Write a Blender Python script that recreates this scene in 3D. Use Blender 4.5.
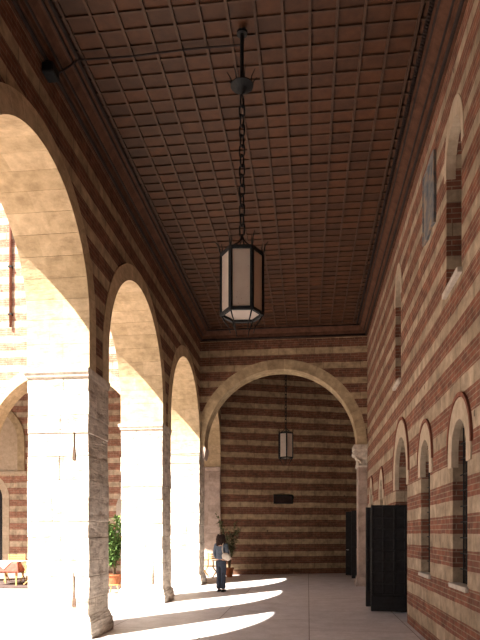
import bpy, bmesh, math, random
from mathutils import Vector, Matrix
random.seed(7)
for o in list(bpy.data.objects): bpy.data.objects.remove(o)
scene = bpy.context.scene
COL = scene.collection
PI = math.pi

# ------------------------------------------------------------------ camera
F, VX, HY, EYE = 600.0, 308.0, 533.0, 1.68
YAW = math.atan((VX - 240) / F)
cam = bpy.data.cameras.new('camera'); camo = bpy.data.objects.new('camera', cam); COL.objects.link(camo)
cam.sensor_fit = 'VERTICAL'; cam.sensor_height = 36.0; cam.sensor_width = 27.0
cam.lens = F / 640 * 36.0
cam.shift_y = (HY - 320) / 640
camo.location = (0, 0, EYE); camo.rotation_euler = (PI / 2, 0, YAW)
cam.clip_start = 0.05; cam.clip_end = 500
scene.camera = camo

# ------------------------------------------------------------------ light
world = bpy.data.worlds.new('sky'); scene.world = world; world.use_nodes = True
wn = world.node_tree; wn.nodes.clear()
wo = wn.nodes.new('ShaderNodeOutputWorld'); wb = wn.nodes.new('ShaderNodeBackground')
sk = wn.nodes.new('ShaderNodeTexSky'); sk.sky_type = 'NISHITA'; sk.sun_disc = False
sk.sun_elevation = math.radians(43); sk.sun_rotation = math.radians(212); sk.air_density = 1.0; sk.dust_density = 3.0
wn.links.new(sk.outputs[0], wb.inputs[0]); wb.inputs[1].default_value = 0.30
wn.links.new(wb.outputs[0], wo.inputs[0])
sun = bpy.data.lights.new('sun', 'SUN'); sun.energy = 28; sun.angle = math.radians(0.6); sun.color = (1.0, 0.94, 0.84)
suno = bpy.data.objects.new('sun', sun); COL.objects.link(suno)
SUND = Vector((1, 1.32, -1.80)).normalized()
suno.rotation_euler = SUND.to_track_quat('-Z', 'Y').to_euler(); suno.location = (-10, -10, 20)
vs = scene.view_settings
vs.view_transform = 'Standard'; vs.look = 'None'; vs.gamma = 1; vs.use_curve_mapping = False
vs.exposure = -0.45

# ------------------------------------------------------------------ materials
class NT:
    def __init__(s, name):
        s.m = bpy.data.materials.new(name); s.m.use_nodes = True; s.t = s.m.node_tree
        s.b = s.t.nodes['Principled BSDF']
    def n(s, kind, **kw):
        nd = s.t.nodes.new(kind)
        for k, v in kw.items(): setattr(nd, k, v)
        return nd
    def l(s, a, b): s.t.links.new(a, b)
    def val(s, x, sock):
        if isinstance(x, (int, float)): sock.default_value = x
        else: s.l(x, sock)
    def math(s, op, a, b=0.0):
        nd = s.n('ShaderNodeMath', operation=op); s.val(a, nd.inputs[0]); s.val(b, nd.inputs[1]); return nd.outputs[0]
    def mix(s, f, a, b, mode='MIX'):
        nd = s.n('ShaderNodeMix', data_type='RGBA', blend_type=mode); s.val(f, nd.inputs[0])
        for x, i in ((a, 6), (b, 7)):
            if isinstance(x, tuple): nd.inputs[i].default_value = (*x[:3], 1)
            else: s.l(x, nd.inputs[i])
        return nd.outputs[2]
    def noise(s, vec, scale, detail=4, rough=0.55):
        nd = s.n('ShaderNodeTexNoise'); nd.inputs['Scale'].default_value = scale
        nd.inputs['Detail'].default_value = detail; nd.inputs['Roughness'].default_value = rough
        s.l(vec, nd.inputs['Vector']); return nd.outputs[0]
    def ramp(s, f, stops):
        nd = s.n('ShaderNodeValToRGB'); e = nd.color_ramp.elements
        e[0].position, e[0].color = stops[0][0], (*stops[0][1], 1)
        e[1].position, e[1].color = stops[-1][0], (*stops[-1][1], 1)
        for p, c in stops[1:-1]:
            q = e.new(p); q.color = (*c, 1)
        s.l(f, nd.inputs[0]); return nd.outputs[0]
    def pos(s): return s.n('ShaderNodeNewGeometry').outputs['Position']
    def bump(s, h, strength=0.4, dist=0.02):
        nd = s.n('ShaderNodeBump'); nd.inputs['Strength'].default_value = strength; nd.inputs['Distance'].default_value = dist
        s.l(h, nd.inputs['Height']); s.l(nd.outputs[0], s.b.inputs['Normal'])
    def done(s, col, rough=0.85, spec=0.25):
        if isinstance(col, tuple): s.b.inputs['Base Color'].default_value = (*col, 1)
        else: s.l(col, s.b.inputs['Base Color'])
        s.b.inputs['Roughness'].default_value = rough
        s.b.inputs['Specular IOR Level'].default_value = spec
        return s.m

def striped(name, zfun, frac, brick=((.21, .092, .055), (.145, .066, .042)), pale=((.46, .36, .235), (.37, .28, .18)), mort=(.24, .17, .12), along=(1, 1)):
    t = NT(name); p = t.pos()
    sp = t.n('ShaderNodeSeparateXYZ'); t.l(p, sp.inputs[0])
    u = t.math('ADD', t.math('MULTIPLY', sp.outputs[0], along[0]), t.math('MULTIPLY', sp.outputs[1], along[1]))
    z = sp.outputs[2]
    low = t.noise(p, 1.1, 2); zz = t.math('ADD', z, t.math('MULTIPLY', t.math('SUBTRACT', low, .5), .05))
    q = zfun(t, zz)
    f = t.math('FRACT', q); mask = t.math('LESS_THAN', f, t.math('SUBTRACT', frac, t.math('MULTIPLY', z, .018)) if name == 'stripe_right' else frac)          # 1 = pale stone
    cv = t.n('ShaderNodeCombineXYZ'); t.l(u, cv.inputs[0]); t.l(z, cv.inputs[1])
    br = t.n('ShaderNodeTexBrick'); t.l(cv.outputs[0], br.inputs['Vector'])
    br.inputs['Scale'].default_value = 1; br.inputs['Brick Width'].default_value = .25; br.inputs['Row Height'].default_value = .072
    br.inputs['Mortar Size'].default_value = .007; br.inputs['Mortar Smooth'].default_value = .3
    br.inputs['Color1'].default_value = (*brick[0], 1); br.inputs['Color2'].default_value = (*brick[1], 1)
    br.inputs['Mortar'].default_value = (*mort, 1)
    # pale blocks: each band one course, joints every ~0.55 m
    cv2 = t.n('ShaderNodeCombineXYZ'); t.l(u, cv2.inputs[0]); t.l(q, cv2.inputs[1])
    b2 = t.n('ShaderNodeTexBrick'); t.l(cv2.outputs[0], b2.inputs['Vector'])
    b2.inputs['Scale'].default_value = 1; b2.inputs['Brick Width'].default_value = .57; b2.inputs['Row Height'].default_value = 1.0
    b2.inputs['Mortar Size'].default_value = .008; b2.inputs['Bias'].default_value = 0
    b2.inputs['Color1'].default_value = (*pale[0], 1); b2.inputs['Color2'].default_value = (*pale[1], 1)
    b2.inputs['Mortar'].default_value = (.25, .19, .13, 1)
    c = t.mix(mask, br.outputs[0], b2.outputs[0])
    n1 = t.noise(p, 5, 5, .65); n2 = t.noise(p, .7, 3)
    c = t.mix(1.0, c, t.ramp(n1, [(.3, (.55, .54, .53)), (.7, (1.25, 1.22, 1.2))]), 'MULTIPLY')
    c = t.mix(1.0, c, t.ramp(n2, [(.3, (.85, .83, .8)), (.7, (1.12, 1.12, 1.12))]), 'MULTIPLY')
    vo = t.n('ShaderNodeTexVoronoi'); vo.inputs['Scale'].default_value = 1.6; t.l(p, vo.inputs['Vector'])
    pit = t.math('LESS_THAN', t.math('ADD', vo.outputs['Distance'], t.math('MULTIPLY', n1, .12)), .115)
    c = t.mix(pit, c, t.mix(.65, c, (.04, .025, .02)))
    h2 = t.math('SUBTRACT', n1, t.math('MULTIPLY', t.math('MULTIPLY', br.outputs['Fac'], t.math('SUBTRACT', 1, mask)), .7))
    t.bump(h2, .5, .02)
    return t.done(c)

def simple_q(z0, P):
    return lambda t, z: t.math('DIVIDE', t.math('SUBTRACT', z, z0), P)
def right_q(t, z):
    a = t.math('DIVIDE', t.math('SUBTRACT', t.math('MINIMUM', z, 2.34), .6), .435)
    b = t.math('DIVIDE', t.math('SUBTRACT', t.math('MAXIMUM', t.math('MINIMUM', z, 3.87), 2.34), 2.34), .51)
    c = t.math('DIVIDE', t.math('MAXIMUM', t.math('SUBTRACT', z, 3.87), 0), .45)
    return t.math('ADD', t.math('ADD', a, 10), t.math('ADD', b, c))

M = {}
M['stripe_left'] = striped('stripe_left', simple_q(7.36 - 15 * .49, .49), .42)
M['stripe_cross'] = striped('stripe_cross', simple_q(7.36 - 15 * .485, .485), .42)
M['stripe_far'] = striped('stripe_far', simple_q(5.22 - 20 * .5, .5), .42, along=(1.06, 0))
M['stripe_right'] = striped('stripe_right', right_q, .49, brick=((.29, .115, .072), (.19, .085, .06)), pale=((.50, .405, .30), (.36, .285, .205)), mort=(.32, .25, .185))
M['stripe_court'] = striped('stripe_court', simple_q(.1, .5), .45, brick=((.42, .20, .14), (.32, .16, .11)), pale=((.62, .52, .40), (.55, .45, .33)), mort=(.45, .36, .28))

def island(name, a, b, scale=4, rough=.85, spec=.25, bumps=.5, stain=(.6, 1.15), dist=.02, erode=0):
    t = NT(name); p = t.pos(); g = t.n('ShaderNodeNewGeometry')
    c = t.mix(g.outputs['Random Per Island'], a, b)
    n1 = t.noise(p, scale, 6, .65)
    lo, hi = stain
    c = t.mix(1.0, c, t.ramp(n1, [(.3, (lo, lo * .97, lo * .93)), (.7, (hi, hi, hi))]), 'MULTIPLY')
    if erode:                        # worn horizontal beds and dark pitting
        sp = t.n('ShaderNodeSeparateXYZ'); t.l(p, sp.inputs[0]); cv = t.n('ShaderNodeCombineXYZ')
        t.l(sp.outputs[0], cv.inputs[0]); t.l(sp.outputs[1], cv.inputs[1]); t.l(t.math('MULTIPLY', sp.outputs[2], 3.6), cv.inputs[2])
        n2 = t.noise(cv.outputs[0], 2.6, 6, .7)
        c = t.mix(erode, c, t.mix(1.0, c, t.ramp(n2, [(.36, (.40, .34, .30)), (.46, (.85, .82, .8)), (.6, (1.08, 1.08, 1.08))]), 'MULTIPLY'))
        n1 = t.math('ADD', n1, t.math('MULTIPLY', n2, 1.6))
    t.bump(n1, bumps, dist)
    return t.done(c, rough, spec)
M['voussoir'] = island('voussoir_stone', (.56, .44, .28), (.42, .32, .20), 5)
M['soffit'] = island('soffit_stone', (.66, .52, .34), (.54, .42, .26), 6, stain=(.74, 1.12), erode=.35)
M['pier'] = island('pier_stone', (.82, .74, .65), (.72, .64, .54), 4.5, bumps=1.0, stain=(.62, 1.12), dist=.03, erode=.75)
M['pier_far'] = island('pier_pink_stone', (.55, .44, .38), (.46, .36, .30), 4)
M['impost'] = island('impost_stone', (.70, .63, .54), (.62, .55, .47), 8)
M['surround'] = island('surround_stone', (.60, .49, .37), (.52, .42, .31), 8, stain=(.8, 1.1))
M['red_rim'] = island('red_rim', (.30, .12, .08), (.22, .09, .06), 9)
M['white_sill'] = island('white_sill', (.62, .56, .49), (.55, .5, .43), 8, stain=(.8, 1.1))
M['wood'] = island('ceiling_wood', (.084, .032, .013), (.050, .021, .010), 7, rough=.6, spec=.3, bumps=.2, stain=(.75, 1.2))
M['wood_rib'] = island('ceiling_rib_wood', (.09, .048, .029), (.065, .035, .022), 7, rough=.6, spec=.3, bumps=.2)
M['cornice'] = island('cornice_wood', (.125, .058, .034), (.10, .048, .03), 6, rough=.75, spec=.12, bumps=.2)
M['cornice_dark'] = island('cornice_dark_wood', (.04, .028, .025), (.035, .025, .022), 6, rough=.7, spec=.15)
M['iron'] = island('black_iron', (.018, .02, .022), (.012, .014, .016), 20, rough=.6, spec=.2, bumps=.2)
M['door'] = island('dark_door_wood', (.026, .025, .027), (.018, .018, .020), 12, rough=.6, spec=.3, bumps=.3)
M['groove'] = island('groove_shade', (.16, .10, .07), (.12, .08, .06), 9)  # shade inside the pier grooves, as a dark colour
M['glass_and_unlit'] = NT('dark_glass_unlit_room').done((.012, .012, .014), .25, .5)  # window glass, also the darkness of unlit rooms behind doorways
M['terracotta'] = island('terracotta', (.45, .17, .08), (.40, .15, .07), 9, bumps=.2)
M['soil'] = island('soil', (.05, .035, .025), (.04, .03, .02), 20)
M['bark'] = island('bark', (.16, .11, .07), (.12, .08, .05), 20)
M['leaf_green'] = island('leaf_green', (.16, .26, .07), (.07, .15, .04), 9, bumps=.1)
M['leaf_olive'] = island('leaf_olive', (.20, .21, .11), (.12, .14, .07), 9, bumps=.1)
M['blossom'] = island('blossom', (.75, .35, .28), (.8, .5, .4), 9, bumps=.1)
M['yellow_wood'] = island('yellow_wood', (.68, .46, .18), (.60, .40, .15), 9, bumps=.1, stain=(.85, 1.1))
M['canvas'] = island('tan_canvas', (.45, .29, .12), (.42, .27, .11), 9, bumps=.1)
M['rose_cloth'] = island('rose_cloth', (.42, .13, .10), (.42, .13, .10), 9, bumps=.1)
M['white_cloth'] = island('white_cloth', (.8, .78, .75), (.8, .78, .75), 9, bumps=.1, stain=(.92, 1.05))
M['deck'] = island('shade_deck_dark', (.16, .11, .10), (.12, .085, .08), 9)  # dark tone stands for shade on the floor
M['plaque'] = island('dark_plaque', (.035, .02, .018), (.035, .02, .018), 9)
M['skin'] = NT('skin').done((.52, .32, .23), .55)
M['hair'] = island('dark_hair', (.035, .018, .012), (.02, .01, .008), 30, bumps=.8)
M['denim_shirt'] = island('denim_shirt', (.11, .14, .185), (.11, .14, .185), 18, bumps=.3, stain=(.75, 1.2))
M['jeans'] = island('jeans', (.05, .062, .09), (.05, .062, .09), 14, bumps=.3, stain=(.7, 1.3))
M['shoe'] = NT('black_shoe').done((.012, .012, .014), .5)
M['bag'] = island('cream_bag', (.66, .60, .52), (.66, .60, .52), 12, bumps=.2, stain=(.85, 1.1))
M['eye'] = NT('eye').done((.03, .02, .02), .3)

def pane_mat():
    t = NT('milky_glass'); p = t.pos()
    n1 = t.noise(p, 38, 3, .7); n2 = t.noise(p, 5, 3)
    spots = t.ramp(n1, [(.66, (1, 1, 1)), (.72, (.45, .2, .12))])
    base = t.ramp(n2, [(.3, (.70, .61, .54)), (.7, (.80, .72, .65))])
    c = t.mix(1.0, base, spots, 'MULTIPLY')
    m = t.done(c, .35, .4)
    tr = t.n('ShaderNodeBsdfTranslucent'); t.l(c, tr.inputs[0])
    mx = t.n('ShaderNodeMixShader'); mx.inputs[0].default_value = .5
    t.l(t.b.outputs[0], mx.inputs[1]); t.l(tr.outputs[0], mx.inputs[2])
    t.l(mx.outputs[0], t.t.nodes['Material Output'].inputs[0])
    return m
M['pane'] = pane_mat()

def floor_mat(name, c1, c2, w, h, mort, rot=True):
    t = NT(name); p = t.pos(); sp = t.n('ShaderNodeSeparateXYZ'); t.l(p, sp.inputs[0])
    cv = t.n('ShaderNodeCombineXYZ')
    t.l(sp.outputs[1 if rot else 0], cv.inputs[0]); t.l(t.math('ADD', sp.outputs[0 if rot else 1], 22.73), cv.inputs[1])
    br = t.n('ShaderNodeTexBrick'); t.l(cv.outputs[0], br.inputs['Vector'])
    br.inputs['Scale'].default_value = 1; br.inputs['Brick Width'].default_value = w; br.inputs['Row Height'].default_value = h
    br.inputs['Mortar Size'].default_value = mort; br.inputs['Mortar Smooth'].default_value = .2
    br.inputs['Color1'].default_value = (*c1, 1); br.inputs['Color2'].default_value = (*c2, 1)
    br.inputs['Mortar'].default_value = (.22, .17, .14, 1)
    n1 = t.noise(p, 2.2, 6, .7); n2 = t.noise(p, 14, 4)
    c = t.mix(1.0, br.outputs[0], t.ramp(n1, [(.3, (.80, .77, .75)), (.7, (1.12, 1.12, 1.12))]), 'MULTIPLY')
    c = t.mix(1.0, c, t.ramp(n2, [(.3, (.9, .9, .9)), (.7, (1.06, 1.06, 1.06))]), 'MULTIPLY')
    t.bump(t.math('SUBTRACT', n2, t.math('MULTIPLY', br.outputs['Fac'], 1.2)), .25, .01)
    return t.done(c, .5, .35)
M['floor'] = floor_mat('stone_slabs', (.70, .66, .665), (.60, .565, .57), 2.6, 1.75, .009)
M['court'] = floor_mat('court_paving', (.46, .37, .33), (.40, .32, .28), .6, .3, .01, False)

def crest_mat():
    t = NT('faded_crest_paint'); p = t.pos()
    n = t.noise(p, 4.5, 5, .7)
    c = t.ramp(n, [(.32, (.10, .12, .14)), (.5, (.20, .20, .20)), (.62, (.34, .25, .18)), (.75, (.42, .34, .26))])
    t.bump(n, .3, .01)
    return t.done(c)
M['crest'] = crest_mat()

# ------------------------------------------------------------------ helpers
def tag(o, label=None, cat=None, group=None, kind=None):
    if label: o['label'] = label
    if cat: o['category'] = cat
    if group: o['group'] = group
    if kind: o['kind'] = kind
    return o
def empty(name, loc, rz=0.0):
    o = bpy.data.objects.new(name, None); COL.objects.link(o); o.location = loc; o.rotation_euler = (0, 0, rz)
    o.empty_display_size = .2; return o
def obj(name, bm, mat, parent=None, smooth=False, loc=None):
    me = bpy.data.meshes.new(name)
    bmesh.ops.recalc_face_normals(bm, faces=bm.faces[:])
    bm.to_mesh(me); bm.free()
    for m in (mat if isinstance(mat, (list, tuple)) else [mat]): me.materials.append(m)
    if smooth:
        for p in me.polygons: p.use_smooth = True
    o = bpy.data.objects.new(name, me); COL.objects.link(o)
    if parent: o.parent = parent
    if loc: o.location = loc
    return o
def struct(name, bm, mat, parent=None, **k):
    o = obj(name, bm, mat, parent, **k)
    if not parent: o['kind'] = 'structure'
    return o
def box(bm, x0, x1, y0, y1, z0, z1, bevel=0.0, jit=0.0, M4=None, mi=0):
    vs_ = [bm.verts.new((x, y, z)) for x in (x0, x1) for y in (y0, y1) for z in (z0, z1)]
    fs = [bm.faces.new([vs_[i] for i in q]) for q in ((0, 1, 3, 2), (4, 6, 7, 5), (0, 4, 5, 1), (2, 3, 7, 6), (0, 2, 6, 4), (1, 5, 7, 3))]
    for f in fs: f.material_index = mi
    vv = vs_
    if bevel:
        es = list({e for f in fs for e in f.edges})
        r = bmesh.ops.bevel(bm, geom=es, offset=bevel, segments=1, affect='EDGES', profile=.5)
        vv = list({v for f in r['faces'] for v in f.verts})
        for f in r['faces']: f.material_index = mi
    if jit:
        for v in vv: v.co += Vector((random.uniform(-jit, jit) for _ in range(3)))
    if M4: 
        for v in vv: v.co = M4 @ v.co
    return vv
def tube(bm, pts, r, seg=8, r2=None, caps=True, closed=False):
    pts = [Vector(p) for p in pts]; n = len(pts); rings = []
    up = None
    for i, p in enumerate(pts):
        if closed: d = pts[(i + 1) % n] - pts[i - 1]
        else: d = pts[min(i + 1, n - 1)] - pts[max(i - 1, 0)]
        d.normalize()
        if up is None: up = d.orthogonal().normalized()
        up = (up - d * up.dot(d))
        if up.length < 1e-5: up = d.orthogonal()
        up.normalize(); s = d.cross(up)
        rr = r if r2 is None else r + (r2 - r) * i / (n - 1)
        rings.append([bm.verts.new(p + rr * (math.cos(a) * up + math.sin(a) * s)) for a in (2 * PI * k / seg for k in range(seg))])
    for i in range(n if closed else n - 1):
        a, b = rings[i], rings[(i + 1) % n]
        for k in range(seg): bm.faces.new((a[k], a[(k + 1) % seg], b[(k + 1) % seg], b[k]))
    if caps and not closed: bm.faces.new(rings[0][::-1]); bm.faces.new(rings[-1])
def lathe(bm, prof, seg=20, c=(0, 0, 0)):
    rings = []
    for r, z in prof:
        rings.append([bm.verts.new((c[0] + r * math.cos(2 * PI * k / seg), c[1] + r * math.sin(2 * PI * k / seg), c[2] + z)) for k in range(seg)])
    for a, b in zip(rings, rings[1:]):
        for k in range(seg): bm.faces.new((a[k], a[(k + 1) % seg], b[(k + 1) % seg], b[k]))
    bm.faces.new(rings[0][::-1]); bm.faces.new(rings[-1])
def rect_loft(bm, x0, x1, y0, y1, prof, sx1=1.0):
    """stack of rectangles: prof = [(z, outset)]"""
    rings = []
    for z, o in prof:
        rings.append([bm.verts.new(c) for c in ((x0 - o, y0 - o, z), (x1 + o * sx1, y0 - o, z), (x1 + o * sx1, y1 + o, z), (x0 - o, y1 + o, z))])
    for a, b in zip(rings, rings[1:]):
        for k in range(4): bm.faces.new((a[k], a[(k + 1) % 4], b[(k + 1) % 4], b[k]))
    bm.faces.new(rings[0][::-1]); bm.faces.new(rings[-1])
def prism(bm, outline, d0, d1, fn):
    """outline in (u,z), extruded over depth d0..d1; fn(u,d,z)->point"""
    a = [bm.verts.new(fn(u, d0, z)) for u, z in outline]; b = [bm.verts.new(fn(u, d1, z)) for u, z in outline]
    bm.faces.new(a); bm.faces.new(b[::-1]); n = len(a)
    for k in range(n): bm.faces.new((a[k], b[k], b[(k + 1) % n], a[(k + 1) % n]))

FX = lambda u, d, z: (d, u, z)      # wall running along Y, depth along X
FY = lambda u, d, z: (u, d, z)      # wall running along X, depth along Y

class Op:                            # opening: semicircle-headed (or pointed) with jambs
    def __init__(s, c, r, zc, zb, k=1.0): s.c, s.r, s.zc, s.zb, s.k = c, r, zc, zb, k
    def top(s, u):
        x = min(1.0, abs(u - s.c) / s.r)
        return s.zc + s.k * s.r * math.sqrt(max(0, 1 - x * x))
    def outline(s, n=20):
        o = [(s.c - s.r, s.zb)] + [(s.c - s.r * math.cos(PI * i / n), s.zc + s.k * s.r * math.sin(PI * i / n)) for i in range(n + 1)] + [(s.c + s.r, s.zb)]
        return o
def arch_wall(bm, u0, u1, z0, z1, d0, d1, ops, fn, n=20):
    us = {round(u0, 5), round(u1, 5)}
    for o in ops:
        for i in range(n + 1):
            us.add(round(o.c - o.r * math.cos(PI * i / n), 5))
    us = sorted(u for u in us if u0 - 1e-6 <= u <= u1 + 1e-6)
    for a, b in zip(us, us[1:]):
        if b - a < 1e-4: continue
        m = (a + b) / 2
        cov = sorted([o for o in ops if abs(m - o.c) < o.r], key=lambda o: o.zb)
        lo = (z0, z0)
        segs = []
        for o in cov:
            if o.zb > lo[0] + 1e-4: segs.append((lo, (o.zb, o.zb)))
            lo = (o.top(a), o.top(b))
        segs.append((lo, (z1, z1)))
        for (la, lb), (ha, hb) in segs:
            for d in (d0, d1):
                bm.faces.new([bm.verts.new(fn(*q)) for q in ((a, d, la), (b, d, lb), (b, d, hb), (a, d, ha))])
    for o in ops:                    # reveals
        ol = o.outline(n)
        if o.zb > z0 + 1e-4: ol = ol + [ol[0]]
        for (ua, za), (ub, zb) in zip(ol, ol[1:]):
            bm.faces.new([bm.verts.new(fn(*q)) for q in ((ua, d0, za), (ub, d0, zb), (ub, d1, zb), (ua, d1, za))])
    for q in (((u0, z0), (u0, z1)), ((u1, z0), (u1, z1)), ((u0, z1), (u1, z1))):
        (ua, za), (ub, zb) = q
        bm.faces.new([bm.verts.new(fn(*p)) for p in ((ua, d0, za), (ub, d0, zb), (ub, d1, zb), (ua, d1, za))])
    bmesh.ops.remove_doubles(bm, verts=bm.verts[:], dist=1e-4)
def voussoirs(bm, op, ring, d0, d1, fn, zs, nblk=None, splits=(0,), gap=.004, k2=None, mi=0, outr=None):
    """blocks round the head of an opening; op.r is the INNER radius; zs = springing of the straight part"""
    nb = nblk or max(9, int(PI * op.r / .33)); nb |= 1
    ro = op.r + ring
    def P(a, r): return (op.c - r * math.cos(a), op.zc + (op.k if k2 is None or r < ro - 1e-6 else k2) * r * math.sin(a))
    def blk(outl, i):
        cuts = [d0] + ([d0 + (d1 - d0) * splits[i % len(splits)]] if splits[i % len(splits)] else []) + [d1]
        for ca, cb in zip(cuts, cuts[1:]): prism(bm, outl, ca + (gap / 2 if ca != d0 else 0), cb - (gap / 2 if cb != d1 else 0), fn)
    ga = gap / op.r / 2
    for i in range(nb):
        a0, a1 = PI * i / nb + ga, PI * (i + 1) / nb - ga; am = (a0 + a1) / 2
        blk([P(a0, op.r), P(am, op.r), P(a1, op.r), P(a1, ro), P(am, ro), P(a0, ro)], i)
    if op.zc - zs > .02:
        m = max(1, round((op.zc - zs) / .4)); h = (op.zc - zs) / m
        for j in range(m):
            for sg in (-1, 1):
                ua, ub = op.c + sg * op.r, op.c + sg * ro
                z0 = zs + j * h + gap / 2; z1 = zs + (j + 1) * h - gap / 2
                blk([(ua, z0), (ub, z0), (ub, z1), (ua, z1)], j)

# ------------------------------------------------------------------ setting dimensions
XL, XLO, XR = -3.47, -4.49, 1.85
ZS = 4.31                            # top of imposts
ZC = 8.23                            # ceiling panels
YX0, YX1 = 19.17, 19.80              # cross wall
piers = [(-.25, .68), (4.88, 5.82), (9.22, 10.17), (14.10, 14.97), (19.02, 19.95), (23.62, 24.5)]
arches = [(a[1], b[0]) for a, b in zip(piers, piers[1:])]

# floor (loggia) and courtyard ground
bm = bmesh.new(); box(bm, XLO - .6, 2.6, -4.8, 27, -.3, 0); struct('floor', bm, M['floor'])
bm = bmesh.new(); box(bm, -60, XLO - .6, -60, 30, -.3, -.015); box(bm, XLO - .6, 60, -60, -4.8, -.3, -.015); struct('floor_courtyard', bm, M['court'])

# left arcade wall
RING = .30
aops = []; 
for i, (a, b) in enumerate(arches):
    r = (b - a) / 2; c = (a + b) / 2
    zc = (6.76 if i < 3 else 6.68) - r
    if i == 1: zc = 6.80 - r
    aops.append(Op(c, r, max(zc, ZS + .02), ZS))
bm = bmesh.new()
wall_ops = [Op(o.c, o.r + RING, o.zc, ZS) for o in aops]
# neighbours' rings must not overlap
arch_wall(bm, -4.5, 24.5, ZS, 13.5, XL, XLO, wall_ops, FX)
box(bm, XLO, XL, -4.5, -.26, 0, ZS)  # unseen solid infill added to keep light off the front ceiling
wl = struct('wall_left', bm, M['stripe_left'])
for i, o in enumerate(aops):
    bm = bmesh.new(); voussoirs(bm, o, RING, XL + .012, XLO - .012, FX, ZS, splits=(.42, .63, .3, .55))
    a = obj('arch_ring', bm, M['soffit'], wl)

# piers
def pier(x0, x1, y0, y1, label, marks=(), mat='pier', group='stone piers of the left arcade', ztop=4.31):
    t = empty('stone_pier', ((x0 + x1) / 2, (y0 + y1) / 2, 0)); tag(t, label, 'pier', group)
    ox, oy = (x0 + x1) / 2, (y0 + y1) / 2
    X0, X1, Y0, Y1 = x0 - ox, x1 - ox, y0 - oy, y1 - oy
    bm = bmesh.new(); z = .34; k = 0
    while z < ztop - .15:
        h = min(random.uniform(.24, .38), ztop - .12 - z)
        if ztop - .12 - (z + h) < .15: h = ztop - .12 - z
        e = lambda: random.uniform(-.008, .012)
        if k % 2: cut = X0 + (X1 - X0) * random.uniform(.35, .65); xs = [(X0 - e(), cut - .001), (cut + .001, X1 + e())]; ys = [(Y0 - e(), Y1 + e())]
        else: cut = Y0 + (Y1 - Y0) * random.uniform(.35, .65); ys = [(Y0 - e(), cut - .001), (cut + .001, Y1 + e())]; xs = [(X0 - e(), X1 + e())]
        for xa, xb in xs:
            for ya, yb in ys: box(bm, xa, xb, ya, yb, z + .001, z + h - .001, bevel=.008, jit=.005)
        z += h; k += 1
    box(bm, X0 + .03, X1 - .03, Y0 + .03, Y1 - .03, .3, ztop - .1)
    obj('shaft', bm, M[mat], t)
    bm = bmesh.new(); rect_loft(bm, X0, X1, Y0, Y1, [(ztop - .15, .0), (ztop - .13, .025), (ztop - .10, .03), (ztop - .07, .055), (ztop - .015, .065), (ztop, .055)], .25)
    obj('impost', bm, M['impost' if mat == 'pier' else mat], t)
    bm = bmesh.new(); rect_loft(bm, X0, X1, Y0, Y1, [(0, .07), (.1, .075), (.22, .06), (.3, .03), (.36, .0)])
    bmesh.ops.subdivide_edges(bm, edges=bm.edges[:], cuts=3, use_grid_fill=True)
    for v in bm.verts:
        if v.co.z > .02: v.co += Vector((random.uniform(-.008, .008) for _ in range(3)))
    obj('base', bm, M[mat], t)
    for (mx, z0, z1, w) in marks:    # tapering cuts in the lit face, groove shade put into their colour
        bm = bmesh.new(); zt = z1
        outl = [(mx - w * .5, z0), (mx + w * .5, z0), (mx + w * .45, z0 + (z1 - z0) * .2), (mx + w * .12, z0 + (z1 - z0) * .45), (mx + w * .05, z1), (mx - w * .15, z1), (mx - w * .15, z0 + (z1 - z0) * .5), (mx - w * .4, z0 + (z1 - z0) * .2)]
        prism(bm, outl, Y0 - .016, Y0 + .05, FY); obj('groove', bm, M['groove'], t)
    return t
W = XL - XLO
plab = {2: 'nearest broad sunlit stone pier of the arcade at the left edge', 3: 'second sunlit stone pier of the arcade, middle of the left row',
        4: 'third sunlit pier, narrow in view, where the cross arch meets the arcade', 5: 'shaded pinkish pier behind the woman, at the corner of the far wall',
        1: 'stone pier beside the viewer, outside the picture to the left', 0: 'stone pier left of and level with the viewer, outside the picture'}
pmarks = {2: [(.27, 2.85, 3.30, .05), (.27, .50, 1.05, .06)], 3: [(.28, .45, 1.1, .04)]}
bm = bmesh.new()
for a, b in piers[:2]: rect_loft(bm, XLO, XL, a, b, [(0, .07), (.2, .06), (.34, 0), (ZS - .12, 0), (ZS - .05, .05), (ZS - .002, .05)])
struct('trim_4', bm, M['pier'])  # two unseen arcade piers, kept for their effect on the light
for i, (a, b) in enumerate(piers):
    if i < 2: continue
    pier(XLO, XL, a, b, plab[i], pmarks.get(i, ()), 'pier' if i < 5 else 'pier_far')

# right wall
WINZ = 1.04
wins = [Op(7.62, .36, 2.72, WINZ), Op(9.78, .36, 2.80, WINZ), Op(15.5, .30, 2.75, WINZ), Op(17.9, .30, 2.75, WINZ)]
doorop = Op(12.30, .76, 2.84, 0.0)
slits = [Op(7.93, .40, 6.55, 4.90), Op(12.68, .38, 6.6, 4.78), Op(3.2, .40, 6.6, 4.9), Op(17.6, .38, 6.72, 4.78)]
slits = slits[:3]
extra = [Op(3.6, .36, 2.72, WINZ)]
bm = bmesh.new(); arch_wall(bm, -4.5, YX0 - .01, 0, ZC + .3, XR, XR + .75, wins + extra + [doorop] + slits, FX)
wr = struct('wall_right', bm, M['stripe_right'])
def surround(op, ring, parent, k2=1.12, drop=.2, rim=True, name='surround'):
    bm = bmesh.new(); o2 = Op(op.c, op.r - .006, op.zc, op.zb)
    voussoirs(bm, o2, ring, XR - .018, XR + .07, FX, op.zc - drop, nblk=7, k2=k2, gap=.002)
    obj(name, bm, M['surround'], parent)
    if rim:
        bm = bmesh.new(); o3 = Op(op.c, op.r + ring + .002, op.zc, op.zb, k2)
        voussoirs(bm, o3, .045, XR - .03, XR + .05, FX, op.zc + .03, nblk=17, k2=k2, gap=.002)
        obj('brick_rim', bm, M['red_rim'], parent)
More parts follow.
